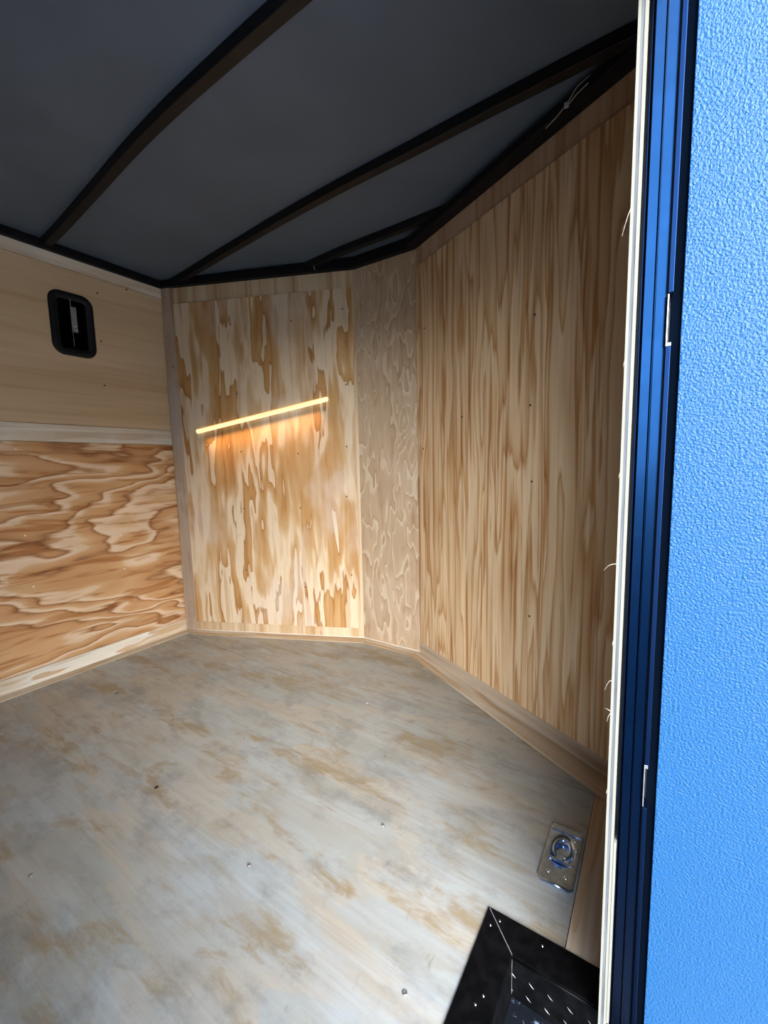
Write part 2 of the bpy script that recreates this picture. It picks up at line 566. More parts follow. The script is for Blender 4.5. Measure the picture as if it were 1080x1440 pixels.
def board(name, s0, s1, z0, z1, t, mat, parent, t0=0.0, bevel=0.0008):
    return obj(name, boxm(s0, s1, -t, -t0, z0, z1), mat, parent, bevel=bevel)


SCREW = None


def screw(parent, s, z, t, mat, r=0.0042):  # most screw positions, floor ones too, were back-projected from image pixels
    """a countersunk screw head on a wall board (local frame of the wall)"""
    bm = bmesh.new()
    lathe(bm, [(0, 0.0012), (r * 0.35, 0.0012), (r * 0.45, 0.0016), (r * 0.9, 0.0012), (r, 0.0), (r * 0.9, -0.001), (0, -0.001)], 10)
    bmesh.ops.rotate(bm, verts=bm.verts, cent=(0, 0, 0), matrix=Matrix.Rotation(math.radians(90), 3, 'X'))
    bmesh.ops.translate(bm, verts=bm.verts, vec=(s, -t, z))
    return obj('screw', bm, mat, parent, smooth=True)


# ------------------------------------------------------------------ floor
bm = bmesh.new()
SEAM0, SEAM1 = (-2.325, 1.378), (-0.135, 1.288)
prism(bm, [(-2.330, YB), (-0.278, YB), (-0.278, 1.2935), (-2.330, 1.385)], -0.018, 0.0)
prism(bm, [(-0.278, 0.815), (-0.121, 0.815), (-0.121, 1.284), (-0.278, 1.2935)], -0.018, 0.0)
prism(bm, [(-0.277, YB), (-0.121, YB), (-0.121, YD0 - 0.1), (-0.277, YD0 - 0.1)], -0.018, 0.0)
prism(bm, [(-2.330, 1.389), (-0.117, 1.288), (-1.046, 1.812), (-1.330, 1.812), (-2.262, 1.415), (-2.330, 1.405)], -0.018, 0.0)
floor = obj('floor', bm, M['floor'])
struct(floor, 'worn whitish plywood floor with tan streaks and scuffs', 'floor')


def floor_screw(x, y, r=0.0055, m='screw_zinc'):
    bm = bmesh.new()
    lathe(bm, [(0, 0.0010), (r * 0.3, 0.0008), (r * 0.45, 0.0018), (r * 0.9, 0.0014), (r, 0.0), (0, -0.001)], 10)
    bmesh.ops.translate(bm, verts=bm.verts, vec=(x, y, 0))
    o = obj('screw', bm, M[m], floor, smooth=True)
    return o


for x, y in ((-1.575, 0.942), (-1.231, 0.925), (-0.814, 0.601), (-1.714, 0.658), (-0.975, 1.337), (-0.595, 0.873), (-0.358, 0.584), (-1.9, 0.30), (-1.25, 0.30)):
    floor_screw(x, y)
floor_screw(-1.268, 0.621, 0.006, 'screw_dark')

# dark subfloor under the sheets and below the filler strips
bm = bmesh.new()
prism(bm, [(XL - 0.03, YB), (-0.277, YB), (-0.277, 1.75), (P2.x, P2.y + 0.02), (P1.x - 0.03, P1.y)], -0.04, -0.018)
prism(bm, [(-0.277, 0.815), (XR + 0.04, 0.815), (XR + 0.04, P4.y), (P3.x, P3.y + 0.02), (P2.x, P2.y + 0.02), (-0.277, 1.75)], -0.04, -0.018)
prism(bm, [(-0.277, YB), (XR + 0.04, YB), (XR + 0.04, YD0 - 0.1), (-0.277, YD0 - 0.1)], -0.04, -0.018)
sub = obj('floor_underlayer', bm, M['bow'])
struct(sub, 'dark underlayer below the floor sheets', 'floor')

# filler strips round the floor edge
def strip(name, poly, z1, label, mat='filler', bead=None):
    bm = bmesh.new()
    c = Vector((poly[0][0], poly[0][1]))
    d = Vector(poly[1]) - c
    ang = math.atan2(d.y, d.x)
    R = Matrix.Rotation(-ang, 2)
    loc = [tuple(R @ (Vector(p) - c)) for p in poly]
    prism(bm, loc, -0.017, z1)
    o = obj(name, bm, M[mat], bevel=0.001)
    o.location = (c.x, c.y, 0)
    o.rotation_euler = (0, 0, ang)
    struct(o, label, 'trim')
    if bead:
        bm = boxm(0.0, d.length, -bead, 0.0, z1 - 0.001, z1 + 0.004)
        obj('highlight_bead', bm, M['bead'], o, bevel=0.001)  # pale bead added to paint the highlight line beside the wall
    return o


def off(A, B, t):
    d = (B - A).normalized()
    n = Vector((d.y, -d.x))
    return A + n * t, B + n * t


strip('trim_1', [(XL, YB), (XL, P1.y), (-2.264, 1.4145), (-2.3315, 1.404), (-2.3315, YB)], 0.003,
      'narrow floor filler strip along the left wall')
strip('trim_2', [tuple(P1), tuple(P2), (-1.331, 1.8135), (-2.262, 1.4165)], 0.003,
      'floor filler strip below the panel with the glowing strip', bead=0.003)
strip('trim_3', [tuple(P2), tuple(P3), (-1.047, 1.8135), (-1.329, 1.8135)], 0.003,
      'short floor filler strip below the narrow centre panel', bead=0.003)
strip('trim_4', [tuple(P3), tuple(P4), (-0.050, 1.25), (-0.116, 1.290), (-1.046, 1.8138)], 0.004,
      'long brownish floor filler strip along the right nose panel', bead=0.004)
strip('trim_5', [(XR, 1.248), (XR, 0.815), (-0.1195, 0.815), (-0.1195, 1.288)], 0.001,
      'brownish floor filler strip between tie-down plate and doorway')

# ------------------------------------------------------------------ walls
# left wall (local x runs from the back to the nose)
wl, L = wall('wall_left', Vector((XL - 0.012, YB)), Vector((XL - 0.012, P1.y + 0.005)), M['vl_back'], 'left plywood wall with black vent and a pale seam strip')
ys = lambda y: y - YB
LE = ys(P1.y)
up_panel = board('upper_panel', 0, LE, 1.201, 1.925, 0.012, M['left_up'], wl)
up_panel['label'] = 'plain tan plywood panel'
low_panel = board('lower_panel', 0, LE, 0.072, 1.116, 0.012, M['left_low'], wl)
low_panel['label'] = 'strongly swirled orange grained plywood panel'
board('seam_strip', 0, LE, 1.118, 1.199, 0.0125, M['strip_pale'], wl)
board('top_strip', 0, LE, 1.927, WT, 0.014, M['strip_pale'], wl)
for y, z in ((1.241, 1.919), (1.093, 1.625), (1.091, 1.408), (1.097, 1.857)):
    screw(up_panel, ys(y), z, 0.012, M['screw_dark'])
for y, z in ((0.703, 1.083), (0.70, 0.696), (0.709, 0.457), (1.099, 0.638), (1.105, 0.452)):
    screw(low_panel, ys(y), z, 0.012, M['screw_pale'])
bl = obj('baseboard_left', boxm(0, LE, -0.014, 0.0, 0.0, 0.070), M['strip_wavy'], bevel=0.001)
bl.location = (XL - 0.012, YB, 0)
bl.rotation_euler = (0, 0, math.pi / 2)
struct(bl, 'pale wavy-grained baseboard along the left wall', 'baseboard')

# left nose wall, with an overlay panel
wfl, L = wall('wall_front_left', P1, P2, M['vl_back'], 'nose wall left of the centre panel, carrying the glowing strip')
vlp = board('overlay_panel', 0.0, 1.0905, 0.060, 1.893, 0.008, M['vl'], wfl, bevel=0.001)
vlp['label'] = 'plywood panel with cream and orange blotched grain'
cs = board('corner_strip', 0.004, 0.072, 0.004, WT, 0.0105, M['corner'], wfl, bevel=0.001)
cs['label'] = 'greyish pink plywood corner strip'
for s, z in ((0.427, 1.068), (0.765, 1.048), (0.408, 1.758), (0.758, 1.751), (1.042, 1.79), (1.049, 1.405), (1.042, 1.079), (1.033, 0.808), (0.415, 0.384),
             (0.773, 0.291), (1.048, 0.368), (0.422, 1.388), (0.424, 0.744), (0.764, 0.747)):
    screw(vlp, s, z, 0.008, M['screw_dark'])
screw(cs, 0.044, 1.556, 0.0105, M['screw_dark'])

# centre of the nose
wfc, L = wall('wall_front', P2, P3, M['centre'], 'narrow greyish centre panel of the nose with swirled grain and a knot')

# right nose wall with overlay panel
wfr, LR = wall('wall_front_right', P3, P4, M['vr_back'], 'nose wall right of the centre panel, tall straight-grained plywood')
vrp = board('overlay_panel', 0.012, LR, 0.062, 1.896, 0.009, M['vr'], wfr, bevel=0.001)
vrp['label'] = 'tall brown straight-grained plywood panel'
for s, z in ((0.727, 1.463), (0.713, 1.17), (0.725, 0.908), (0.349, 1.17), (0.725, 0.423), (0.08, 1.6), (0.06, 1.05)):
    screw(vrp, s, z, 0.009, M['screw_dark'])
LB, AB = frame_of(P3, P4)
bfr = obj('baseboard_right', boxm(0.004, LB, -0.006, 0.0, 0.004, 0.060), M['base_r'], bevel=0.001)
bfr.location = (P3.x, P3.y, 0)
bfr.rotation_euler = (0, 0, AB)
struct(bfr, 'greyish brown base strip below the right nose panel', 'baseboard')

# right wall lining: sheets in front of and behind the doorway, with layered edge
bm = bmesh.new()
T = 0.0118
def lining(bm, y0, y1, z0, z1):
    box(bm, XR, XR + T * 0.30, y0, y1, z0, z1, 0)
    box(bm, XR + T * 0.30, XR + T * 0.68, y0 + 0.0006, y1 - 0.0006, z0, z1, 1)
    box(bm, XR + T * 0.68, XR + T, y0, y1, z0, z1, 0)
lining(bm, YD1, P4.y, 0.0, WT)
lining(bm, YB, YD0, 0.0, WT)
lining(bm, YD0, YD1, 1.64, WT)
wr_ = obj('wall_right', bm, None, mats=[M['ply_face'], M['ply_core']])
struct(wr_, 'right plywood wall sheet seen edge-on at the doorway', 'wall')
# the second thin layer behind the sheet
obj('backing_layer', boxm(XR + T + 0.0006, XR + T + 0.0042, YD1 + 0.001, YD1 + 0.2, 0.018, 0.36), M['ply_face'], wr_)
# splinters hanging from the sheet edge
def splinter(pts, r=0.0007):
    bm = bmesh.new()
    r *= 0.6
    tube(bm, pts, [r, r * 0.9, r * 0.7, r * 0.3][:len(pts)] if len(pts) <= 4 else r, 5)
    obj('splinter', bm, M['splinter'], wr_)
splinter([(-0.0495, 0.7205, 1.325), (-0.053, 0.719, 1.314), (-0.056, 0.719, 1.303), (-0.059, 0.718, 1.290)], 0.0008)
splinter([(-0.0495, 0.7205, 0.821), (-0.056, 0.718, 0.820), (-0.061, 0.717, 0.817), (-0.066, 0.716, 0.810)], 0.0009)
splinter([(-0.0495, 0.7205, 0.634), (-0.053, 0.719, 0.633), (-0.056, 0.718, 0.627), (-0.059, 0.717, 0.617)])
splinter([(-0.0495, 0.7205, 0.583), (-0.053, 0.719, 0.585), (-0.055, 0.718, 0.587), (-0.058, 0.717, 0.587)])
splinter([(-0.0495, 0.7205, 0.580), (-0.0515, 0.719, 0.577), (-0.053, 0.718, 0.572), (-0.054, 0.717, 0.566)])
for z in (1.12, 0.96, 0.70, 0.45):
    splinter([(-0.0495, 0.7205, z), (-0.0508, 0.7198, z - 0.004), (-0.0512, 0.7195, z - 0.009)])

# outer wall and rear wall
bm = bmesh.new()
box(bm, XR + T + 0.0005, 0.003, YD1 + 0.03, P4.y + 0.03, -0.12, 2.1)
box(bm, XR + T + 0.0005, 0.003, YB, YD0 - 0.03, -0.12, 2.1)
box(bm, XR + T + 0.0005, 0.003, YD0 - 0.03, YD1 + 0.03, 1.64, 2.1)
wo_ = obj('wall_outer', bm, M['outer'])
struct(wo_, 'dark outer skin of the right side wall', 'wall')
bm = bmesh.new()
box(bm, XL - 0.085, XL - 0.0475, YB - 0.05, P1.y + 0.03, -0.12, 2.12)
wo_ = obj('wall_outer_left', bm, M['outer'])
struct(wo_, 'dark outer skin of the left side wall', 'wall')
bm = bmesh.new()
box(bm, XL - 0.085, XR + 0.05, YB - 0.085, YB - 0.0365, -0.12, 2.12)
wo_ = obj('wall_outer_rear', bm, M['outer'])
struct(wo_, 'dark outer skin of the rear wall', 'wall')
bm = bmesh.new()
for A_, B_ in ((P1, P2), (P2, P3), (P3, P4)):
    d_ = (B_ - A_).normalized()
    n_ = Vector((-d_.y, d_.x))
    a_, b_ = A_ - d_ * 0.06, B_ + d_ * 0.06
    prism(bm, [tuple(a_ + n_ * 0.037), tuple(b_ + n_ * 0.037), tuple(b_ + n_ * 0.08), tuple(a_ + n_ * 0.08)], -0.12, 2.12)
wo_ = obj('wall_outer_nose', bm, M['outer'])
struct(wo_, 'dark outer skin of the nose', 'wall')
wrr, L = wall('wall_rear', Vector((XR, YB)), Vector((XL, YB)), M['left_up'], 'rear wall behind the camera')

# ------------------------------------------------------------------ ceiling with a slight crown, rails and bows
def crown(x):
    u = (x - (XL + XR) / 2) / ((XR - XL) / 2)
    return 2.022 + 0.018 * max(0.0, 1 - u * u)

bm = bmesh.new()
N = 24
ys_ = [YB, 1.36, 1.90]
x0, x1 = XL - 0.04, XR + 0.05
grid = [[[bm.verts.new((x0 + (x1 - x0) * i / N, y, crown(x0 + (x1 - x0) * i / N) + dz)) for i in range(N + 1)] for y in (YB, 1.95)] for dz in (0.0, 0.03)]
for g in grid:
    for i in range(N):
        bm.faces.new((g[0][i], g[0][i + 1], g[1][i + 1], g[1][i]))
for k in range(2):
    for i in range(N):
        bm.faces.new((grid[0][k][i], grid[0][k][i + 1], grid[1][k][i + 1], grid[1][k][i]))
for i in (0, N):
    bm.faces.new((grid[0][0][i], grid[0][1][i], grid[1][1][i], grid[1][0][i]))
ceil = obj('ceiling', bm, M['ceiling'], smooth=False)
struct(ceil, 'dark grey bare roof liner', 'ceiling')

def rail(name, A, B, t, label, ext0=0.0, ext1=0.0, top=2.10):
    Lr, ang = frame_of(A, B)
    bm = boxm(-ext0, Lr + ext1, -t, 0.03, WT + 0.0005, 2.008)
    box(bm, -ext0, Lr + ext1, -t * 0.35, 0.03, 2.008, top)
    o = obj(name, bm, M['rail'], bevel=0.002)
    o.location = (A.x, A.y, 0)
    o.rotation_euler = (0, 0, ang)
    struct(o, label, 'trim')
    return o

rail('trim_6', Vector((XL, YB)), P1, 0.022, 'black steel roof rail above the left wall')
rail('trim_7', P1, P2, 0.028, 'black steel roof rail above the panel with the glowing strip')
rail('trim_8', P2, P3, 0.028, 'short black steel roof rail above the narrow centre panel')
rail('trim_9', P3, P4, 0.055, 'black steel roof rail above the right nose panel')
rail('trim_10', P4, Vector((XR, YB)), 0.022, 'black steel roof rail above the doorway wall')


def bow(pts, label, wd=0.036, dp=0.032):
    """an arched roof bow: box tube following the crown; pts = (x, y) of its near top edge"""
    bm = bmesh.new()
    K = 24
    rings = []
    for i in range(K + 1):
        f = i / K * (len(pts) - 1)
        j = min(int(f), len(pts) - 2)
        fr = f - j
        x = pts[j][0] * (1 - fr) + pts[j + 1][0] * fr
        p0, p1_, p2_, p3_ = pts[max(j - 1, 0)], pts[j], pts[j + 1], pts[min(j + 2, len(pts) - 1)]
        y = 0.5 * (2 * p1_[1] + (p2_[1] - p0[1]) * fr + (2 * p0[1] - 5 * p1_[1] + 4 * p2_[1] - p3_[1]) * fr ** 2 + (3 * p1_[1] - p0[1] - 3 * p2_[1] + p3_[1]) * fr ** 3)
        z = crown(x) - 0.0005
        rings.append([bm.verts.new(q) for q in ((x, y, z), (x, y + 0.003, z - dp), (x, y + wd, z - dp), (x, y + wd + 0.003, z))])
    for A, B in zip(rings, rings[1:]):
        for k in range(4):
            bm.faces.new((A[k], A[(k + 1) % 4], B[(k + 1) % 4], B[k]))
    bm.faces.new(rings[0][::-1])
    bm.faces.new(rings[-1])
    c = Vector((pts[0][0], pts[0][1], crown(pts[0][0])))
    bmesh.ops.translate(bm, verts=bm.verts, vec=-c)
    o = obj('roof_bow', bm, M['bow'], bevel=0.002)
    o.location = c
    tag(o, label, 'roof bow', 'dark steel roof bows')
    return o


def ratio_pts(lst):
    """x, y points of a bow from ratios taken from image pixels: (x, y per metre above the camera)"""
    return [(x, rr * (crown(x) - 0.979)) for x, rr in lst]  # bends each bow in y so it keeps its image line from the camera

bow(ratio_pts([(-2.380, 0.838), (-1.9, 0.800), (-1.38, 0.757), (-0.92, 0.742), (-0.40, 0.738), (XR, 0.738)]), 'dark steel roof bow nearest the doorway, ending above the black vent')
bow(ratio_pts([(-2.375, 1.385), (-1.72, 1.322), (-1.19, 1.280), (-0.74, 1.262), (-0.44, 1.249), (XR - 0.01, 1.240)]), 'dark steel roof bow second from the nose, ending at the left wall corner')
bow(ratio_pts([(-1.72, 1.665), (-1.38, 1.640), (-1.05, 1.633), (-0.78, 1.627)]), 'shortest dark steel roof bow, tucked into the nose above the centre panel', 0.034, 0.030)

# ------------------------------------------------------------------ doorway: frame and open door
# stepped aluminium profile of the front jamb (plan polygon extruded); x from the sheet to the outside
XJ = XR + T + 0.0045
bm = bmesh.new()
prism(bm, [(XJ, 0.735), (XJ + 0.002, 0.735), (XJ + 0.002, 0.752), (XJ, 0.752)], -0.12, 1.90)
obj_j = bmesh.new()
prof = [(XJ + 0.0025, 0.728), (XJ + 0.0040, 0.7250), (XJ + 0.0160, 0.7284), (XJ + 0.0168, 0.7262), (XJ + 0.0178, 0.7262), (XJ + 0.0184, 0.7284),
        (XJ + 0.0310, 0.7320), (XJ + 0.0310, 0.750), (XJ + 0.0025, 0.750)]
prism(obj_j, prof, -0.12, 1.90)
prism(obj_j, [(x, 2 * (YD0 + YD1) / 2 - y) for x, y in prof][::-1], -0.12, 1.90)
box(obj_j, XJ + 0.0025, XJ + 0.031, YD0 - 0.03, YD1 + 0.03, 1.62, 1.65)
jamb = obj('trim_11', obj_j, M['frame_alu'], bevel=0.0006)
struct(jamb, 'blue-black metal door frame with ridged jamb', 'door frame')
obj('jamb_gap', bm, M['frame_dark'], jamb)
g = obj('silver_edge', boxm(XJ + 0.0002, XJ + 0.0012, 0.727, 0.735, -0.12, 1.90), M['frame_ridge'], jamb)
g2 = obj('groove', boxm(XJ + 0.0310, XJ + 0.0325, 0.731, 0.75, -0.12, 1.90), M['frame_dark'], jamb)
ol = bmesh.new()
HZ = [(-0.02, -0.035), (0.45, 0.515), (1.134, 1.204)]
zcuts = [(-0.12, 0.435), (0.505, 1.134), (1.204, 1.90)]
for a, b in zcuts:
    box(ol, XJ + 0.0325, XJ + 0.0385, 0.7265, 0.75, a, b)
lip = obj('outer_lip', ol, M['frame_ridge'], jamb, bevel=0.0005)

# open door leaf, standing outside the wall and swung back
DA = math.radians(3.0)
door = bpy.data.objects.new('door_1', None)
COL.objects.link(door)
door.location = (0.0115, 0.738, 0.0)
door.rotation_euler = (0, 0, DA)
struct(door, 'open light blue pebbled side door to the right of the frame', 'door')
obj('door_face', boxm(0.0045, 0.86, 0.000, 0.003, -0.10, 1.87), M['door'], door, bevel=0.001)
obj('door_core', boxm(0.0045, 0.858, 0.003, 0.028, -0.10, 1.87), M['seal'], door)
obj('edge_seal', boxm(-0.0085, 0.0044, 0.004, 0.024, -0.10, 1.87), M['seal'], door, bevel=0.001)
for a, b in ((0.437, 0.503), (1.136, 1.202)):
    h = bmesh.new()
    box(h, XJ + 0.0322, XJ + 0.0338, 0.7255, 0.744, a, b)
    box(h, XJ + 0.0322, XJ + 0.0385, 0.7257, 0.7275, a - 0.003, a + 0.0015) if a > 1 else box(h, XJ + 0.0322, XJ + 0.0372, 0.7257, 0.7275, b - 0.0015, b + 0.004)
    ho = obj('hinge_plate', h, M['bright_steel'], jamb, bevel=0.0004)
    ho['label'] = 'bright steel hinge edge set in the jamb'

# ------------------------------------------------------------------ black wall vent on the left wall
V0, V1, Z0, Z1 = 0.882, 1.070, 1.528, 1.822
vent = empty('wall_vent', (XL, (V0 + V1) / 2, Z0), 'black rounded vent set in the upper left wall with grey slider', 'vent', rotz=math.pi / 2)
hw, hh = (V1 - V0) / 2, Z1 - Z0
bm = bmesh.new()
loops = []
for (inset, dy, r) in ((0.0, 0.0, 0.05), (0.002, -0.005, 0.049), (0.006, -0.007, 0.046), (0.022, -0.007, 0.034), (0.030, -0.003, 0.022), (0.036, -0.0012, 0.014), (0.040, -0.0010, 0.012)):
    loops.append([bm.verts.new((x, dy, z)) for x, z in rrect(-hw + inset, hw - inset, inset, hh - inset, r)])
for A, B in zip(loops, loops[1:]):
    n = len(A)
    for k in range(n):
        bm.faces.new((A[k], A[(k + 1) % n], B[(k + 1) % n], B[k]))
obj('flange', bm, M['black_plastic'], vent, smooth=True)
bm = bmesh.new()
pts = rrect(-hw + 0.036, hw - 0.036, 0.036, hh - 0.036, 0.014)
A = [bm.verts.new((x, -0.0015, z)) for x, z in pts]
bm.faces.new(A)
for k in range(3):
    box(bm, -hw + 0.042, hw - 0.042, -0.004, -0.0018, 0.075 + 0.055 * k, 0.079 + 0.055 * k)
obj('grille', bm, M['black_deep'], vent)
sl = bmesh.new()
box(sl, -0.008, 0.016, -0.0085, -0.0035, 0.112, 0.228)
box(sl, -0.008, 0.016, -0.014, -0.0035, 0.112, 0.116)
sl = obj('slider', sl, M['grey_metal'], vent, bevel=0.001)
sl['label'] = 'grey metal slider plate'
for x, z in ((0.006, 0.140), (0.010, 0.124)):
    bm = bmesh.new()
    lathe(bm, [(0, 0.0015), (0.003, 0.001), (0.0035, 0)], 10)
    bmesh.ops.rotate(bm, verts=bm.verts, cent=(0, 0, 0), matrix=Matrix.Rotation(math.radians(90), 3, 'X'))
    bmesh.ops.translate(bm, verts=bm.verts, vec=(x, -0.0087, z))
    obj('rivet', bm, M['bright_steel'], sl, smooth=True)
bm = bmesh.new()
tube(bm, [(-0.006, -0.006, 0.045), (-0.006, -0.006, 0.262)], 0.0016, 8)
rd = obj('rod', bm, M['bright_steel'], vent)

# ------------------------------------------------------------------ slanted glowing strip on the left nose panel
d = (P2 - P1).normalized()
angf = math.atan2(d.y, d.x)
sa, za, sb, zb = 0.163, 1.187, 0.950, 1.335
ca = P1 + d * ((sa + sb) / 2)
tilt = math.atan2(zb - za, sb - sa)
LL = math.hypot(zb - za, sb - sa)
glow_root = empty('glowing_strip', (ca.x, ca.y, (za + zb) / 2), 'slim glowing yellow strip running aslant across the plywood panel, orange glow below', 'light')
glow_root.rotation_euler = (0, -tilt, angf)
glow_root.rotation_mode = 'XYZ'
def capsule(bm, x0, x1, h, y0, y1, zc=0.0, seg=8):
    pts = []
    for k in range(seg + 1):
        a = -math.pi / 2 + math.pi * k / seg
        pts.append((x1 - h + h * math.cos(a), zc + h * math.sin(a)))
    for k in range(seg + 1):
        a = math.pi / 2 + math.pi * k / seg
        pts.append((x0 + h + h * math.cos(a), zc + h * math.sin(a)))
    A = [bm.verts.new((x, y0, z)) for x, z in pts]
    B = [bm.verts.new((x, y1, z)) for x, z in pts]
    bm.faces.new(A)
    bm.faces.new(B[::-1])
    n = len(pts)
    for k in range(n):
        bm.faces.new((A[k], A[(k + 1) % n], B[(k + 1) % n], B[k]))
bm = bmesh.new()
capsule(bm, -LL / 2, LL / 2, 0.0125, -0.022, -0.0082)
obj('lens', bm, M['glow_core'], glow_root, bevel=0.004, seg=3)  # emissive face of the strip
bm = bmesh.new()
box(bm, -LL / 2 + 0.02, LL / 2 - 0.008, -0.0228, -0.018, 0.0085, 0.0118)
box(bm, -0.01, LL / 2 - 0.06, -0.0228, -0.020, 0.000, 0.0022)
box(bm, -0.012, -0.0095, -0.0228, -0.020, -0.010, 0.002)
o = obj('amber_line', bm, M['glow_line'], glow_root)
ld = bpy.data.lights.new('added_strip_fill', 'AREA')  # unseen area lamp added off the panel to cast the orange glow
ld.shape = 'RECTANGLE'
ld.size = LL * 0.86
ld.size_y = 0.010
ld.energy = 0.27
ld.spread = math.radians(75)
ld.color = (1.0, 0.55, 0.23)
lo_ = bpy.data.objects.new('added_strip_fill', ld)
COL.objects.link(lo_)
lo_.parent = glow_root
lo_.matrix_local = Matrix.Translation((-0.01, -0.055, -0.012)) @ Vector((0, 0.30, -1)).to_track_quat('-Z', 'Y').to_matrix().to_4x4()

# ------------------------------------------------------------------ tie-down plate with ring on the floor
dr = empty('tie_down_plate', (-0.1655, 1.028, 0.0), 'shiny zinc tie-down plate with folded ring on the floor by the doorway', 'tie-down ring')
bm = bmesh.new()
W2, H2, C = 0.040, 0.090, 0.010
outline = [(-W2 + C, -H2), (W2 - C, -H2), (W2, -H2 + C), (W2, H2 - C), (W2 - C, H2), (-W2 + C, H2), (-W2, H2 - C), (-W2, -H2 + C)]
# pan: outer lip down to the floor, flat rim, oval bowl
NS = 48
def ray_poly(a):
    dx, dy = math.cos(a), math.sin(a)
    best = 9
    n = len(outline)
    for i in range(n):
        x1_, y1_ = outline[i]
        x2_, y2_ = outline[(i + 1) % n]
        ex, ey = x2_ - x1_, y2_ - y1_
        den = dx * ey - dy * ex
        if abs(den) < 1e-9:
            continue
        tt = (x1_ * ey - y1_ * ex) / den
        uu = (x1_ * dy - y1_ * dx) / den
        if tt > 0 and -1e-6 <= uu <= 1 + 1e-6:
            best = min(best, tt)
    return best
angs = sorted(set([2 * math.pi * k / NS for k in range(NS)] + [math.atan2(y, x) % (2 * math.pi) for x, y in outline]))
rings = []
for sc, zz, kind in ((1.0, 0.0, 'o'), (1.0, 0.003, 'o'), (0.97, 0.0062, 'o'), (0.86, 0.0066, 'o'), (1.08, 0.0066, 'b'), (1.0, 0.0060, 'b'), (0.86, 0.0035, 'b'), (0.55, 0.0014, 'b'), (0.2, 0.001, 'b')):
    rg = []
    for a in angs:
        if kind == 'o':
            t_ = ray_poly(a)
            rg.append(bm.verts.new((sc * t_ * math.cos(a), sc * t_ * math.sin(a), zz)))
        else:
            rg.append(bm.verts.new((sc * 0.027 * math.cos(a), 0.010 + sc * 0.052 * math.sin(a), zz)))
    rings.append(rg)
for A, B in zip(rings, rings[1:]):
    n = len(A)
    for k in range(n):
        bm.faces.new((A[k], A[(k + 1) % n], B[(k + 1) % n], B[k]))
bm.faces.new(rings[-1])
obj('pan', bm, M['chrome'], dr, smooth=False)
# raised strap at the far end and bent front edge
bm = bmesh.new()
box(bm, -0.036, 0.036, 0.066, 0.086, 0.0064, 0.0095)
st_ = obj('strap', bm, M['chrome'], dr, bevel=0.0015)
st_['label'] = 'bluish flat strap across the far end'
bm = bmesh.new()
tube(bm, [(-0.030, -0.0885, 0.005), (0.030, -0.0885, 0.005)], 0.0035, 8)
obj('rolled_edge', bm, M['chrome'], dr, smooth=True)
bm = bmesh.new()
pts = []
for k in range(20):
    a = math.pi * (-0.25 + 1.5 * k / 19)
    pts.append((0.019 * math.cos(a), 0.010 + 0.030 * math.sin(a), 0.010))
tube(bm, pts, 0.0042, 8, closed=True)
obj('ring', bm, M['chrome'], dr, smooth=True)
bm = bmesh.new()
box(bm, -0.008, 0.008, -0.028, -0.006, 0.005, 0.014)
box(bm, -0.028, 0.030, -0.026, -0.018, 0.006, 0.0085)
obj('ring_bracket', bm, M['chrome'], dr, bevel=0.0025)
for x, y in ((0.022, 0.056), (0.029, 0.030), (-0.018, -0.062), (0.02, -0.06)):
    bm = bmesh.new()
    lathe(bm, [(0, 0.0022), (0.003, 0.002), (0.0042, 0.0008), (0.0045, 0)], 12, (x, y, 0.0066))
    obj('screw', bm, M['bright_steel'], dr, smooth=True)

# ------------------------------------------------------------------ black step well in the doorway corner
sw = empty('step_well', (-0.277, 0.815, 0.0), 'black painted metal step well let into the floor at the doorway', 'step')
def flange(poly, nm='flange'):
    bm = bmesh.new()
    prism(bm, poly, -0.002, 0.0035)
    return obj(nm, bm, M['step_black'], sw, bevel=0.0008)
# local coords: origin at the outer far-left corner; x towards doorway, y negative towards the camera
XE = 0.277 + 0.003
YE = (YD0 - 0.1) - 0.815
fa = flange([(0, 0), (XE - 0.055, 0), (XE - 0.055, -0.067), (0.071, -0.067)])
fb = flange([(0, -0.0005), (0.0705, -0.0675), (0.0705, YE + 0.067), (0, YE)])
fc = flange([(0.0005, YE), (0.071, YE + 0.067), (XE - 0.055, YE + 0.067), (XE - 0.055, YE)])
bm = bmesh.new()
tube(bm, [(0.003, -0.003, 0.0036), (0.070, -0.0665, 0.0036)], 0.0009, 6)
o = obj('mitre_joint', bm, M['grey_metal'], sw)
o['label'] = 'bare grey mitre joint line'
DZ = -0.092
bm = bmesh.new()
box(bm, 0.071, XE + 0.03, -0.067, -0.063, DZ, -0.0021)
rs = obj('riser', bm, M['step_black'], sw)
rs['label'] = 'riser with raised slanted dashes'
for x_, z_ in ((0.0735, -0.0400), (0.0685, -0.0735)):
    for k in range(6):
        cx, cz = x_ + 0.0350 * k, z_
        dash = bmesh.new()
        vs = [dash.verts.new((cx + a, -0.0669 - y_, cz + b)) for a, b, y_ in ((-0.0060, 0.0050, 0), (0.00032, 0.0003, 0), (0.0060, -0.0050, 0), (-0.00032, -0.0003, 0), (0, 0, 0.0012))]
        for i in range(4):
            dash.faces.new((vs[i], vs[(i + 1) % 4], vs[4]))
        d_ = obj('raised_dash', dash, M['grey_metal'], rs)  # glint on the black plate put into bright metal
        d_['label'] = 'slanted dash with its glint painted as bright metal'
bm = bmesh.new()
box(bm, 0.067, 0.0705, YE + 0.067, -0.067, DZ, -0.0021)
obj('side_riser', bm, M['step_black'], sw)
bm = bmesh.new()
box(bm, 0.067, XE + 0.03, YE + 0.06, -0.063, DZ - 0.004, DZ)
o = obj('tread', bm, M['tread'], sw)
o['label'] = 'scuffed black tread with dusty blue scratches'
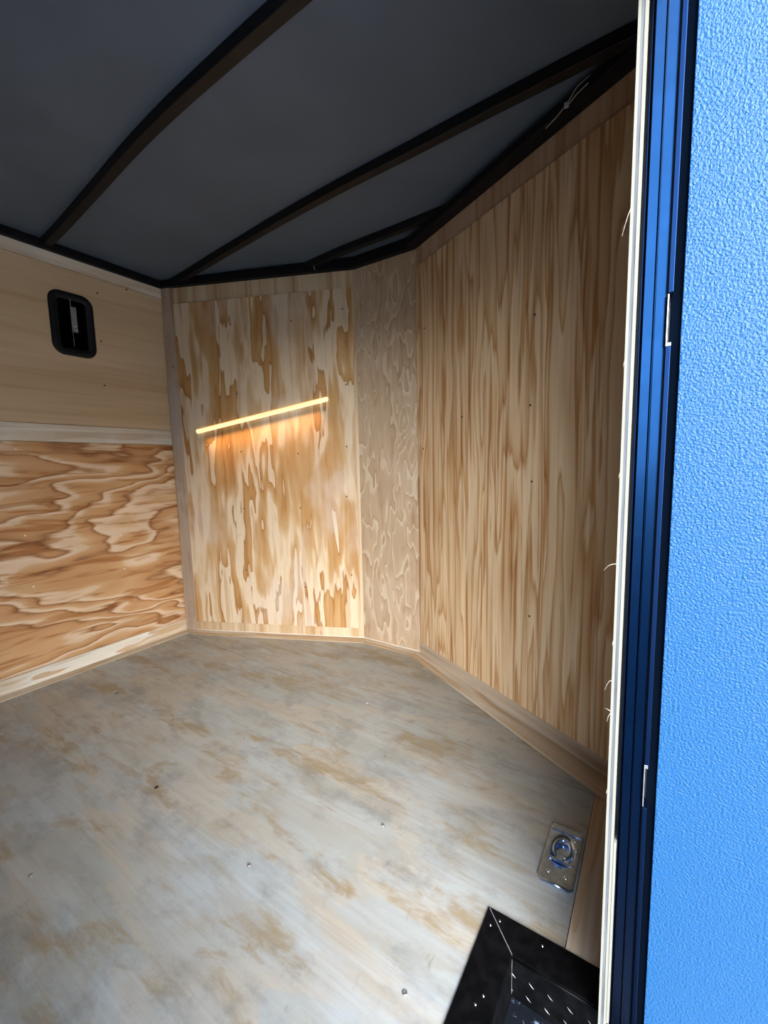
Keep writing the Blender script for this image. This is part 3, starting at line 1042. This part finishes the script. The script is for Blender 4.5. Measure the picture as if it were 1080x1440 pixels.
# nosing lip under the far flange
bm = bmesh.new()
tube(bm, [(0.071, -0.068, -0.001), (XE - 0.056, -0.068, -0.001)], 0.0022, 8)
obj('nosing', bm, M['step_black'], sw, smooth=True)
for x, y in ((0.016, -0.036), (0.030, -0.018), (0.118, -0.019), (0.045, -0.16), (0.037, -0.18)):
    bm = bmesh.new()
    lathe(bm, [(0, 0.0018), (0.0016, 0.0016), (0.0022, 0.0006), (0.0024, 0)], 10, (x, y, 0.0035))
    obj('screw', bm, M['bright_steel'], sw, smooth=True)

# ------------------------------------------------------------------ small loose things
def wire_on(name, pts, r, label, cat, mat):
    bm = bmesh.new()
    c = Vector(pts[0])
    tube(bm, [Vector(p) - c for p in pts], r, 6)
    o = obj(name, bm, mat, smooth=True)
    o.location = c
    return tag(o, label, cat)

dr_ = (P4 - P3).normalized()
nr_ = Vector((dr_.y, -dr_.x))
def onr(s, t, z):
    p = P3 + dr_ * s + nr_ * t
    return (p.x, p.y, z - 0.018)
lw_ = empty('loose_wire', onr(0.87, 0.055, 2.0), 'thin grey wire end tied to the black rail above the right nose panel', 'wire')
def rel(p):
    return Vector(p) - lw_.location
bm = bmesh.new()
tube(bm, [rel(onr(0.80, 0.058, 1.985)), rel(onr(0.84, 0.059, 1.99)), rel(onr(0.875, 0.060, 2.0)), rel(onr(0.91, 0.064, 2.018)), rel(onr(0.945, 0.058, 2.024))], 0.0014, 6)
obj('strand', bm, M['wire'], lw_, smooth=True)
bm = bmesh.new()
tube(bm, [rel(onr(0.872, 0.058, 1.995)), rel(onr(0.905, 0.060, 2.003)), rel(onr(0.94, 0.058, 2.008))], 0.0014, 6)
obj('strand', bm, M['wire'], lw_, smooth=True)
bm = bmesh.new()
box(bm, -0.006, 0.006, -0.006, 0.004, -0.006, 0.006)
bmesh.ops.translate(bm, verts=bm.verts, vec=rel(onr(0.873, 0.059, 1.998)))
obj('tie', bm, M['wire'], lw_, bevel=0.002)

dl = (P2 - P1).normalized()
nl = Vector((dl.y, -dl.x))
p = P1 + dl * 0.905 + nl * 0.031
wire_on('wire_end', [(p.x, p.y, 2.005), (p.x + 0.002, p.y - 0.004, 1.998), (p.x + 0.005, p.y - 0.003, 1.988), (p.x + 0.007, p.y - 0.003, 1.982)], 0.0013,
        'tiny pale wire end poking from the black rail above the glowing strip panel', 'wire', M['bead'])


def chip(x, y, rz, mat, label, sx=0.010, sy=0.004):
    bm = bmesh.new()
    pts = [(-sx, 0), (-0.3 * sx, -sy), (0.7 * sx, -0.6 * sy), (sx, 0.2 * sy), (0.2 * sx, sy), (-0.6 * sx, 0.5 * sy)]
    prism(bm, pts, 0.0, 0.0022)
    o = obj('wood_chip', bm, mat, bevel=0.0005)
    o.location = (x, y, 0.0003)
    o.rotation_euler = (0, 0, rz)
    return tag(o, label, 'wood chip')

chip(-1.972, 0.833, 0.9, M['chip_dark'], 'dark wood chip lying on the floor near the left baseboard')
chip(-2.045, 0.455, 0.4, M['grey_metal'], 'grey scrap lying alone on the bare floor at the far left of the photo', 0.014, 0.006)
chip(-0.411, 1.311, 0.2, M['splinter'], 'pale curled shaving on the floor below the right nose panel', 0.007, 0.003)

# ------------------------------------------------------------------ yard outside
g = obj('ground', boxm(-40, 40, -40, 40, -0.60, -0.55), M['ground'])
struct(g, 'pale gravel yard outside the doorway', 'ground')

yw = obj('yard_sky_screen', boxm(9.0, 9.2, -6, 14, -0.55, 3.2), M['sky_screen'])  # unseen screen added to cut off low sky light at the doorway
struct(yw, 'unseen grey screen added across the yard to block low sky', 'wall')
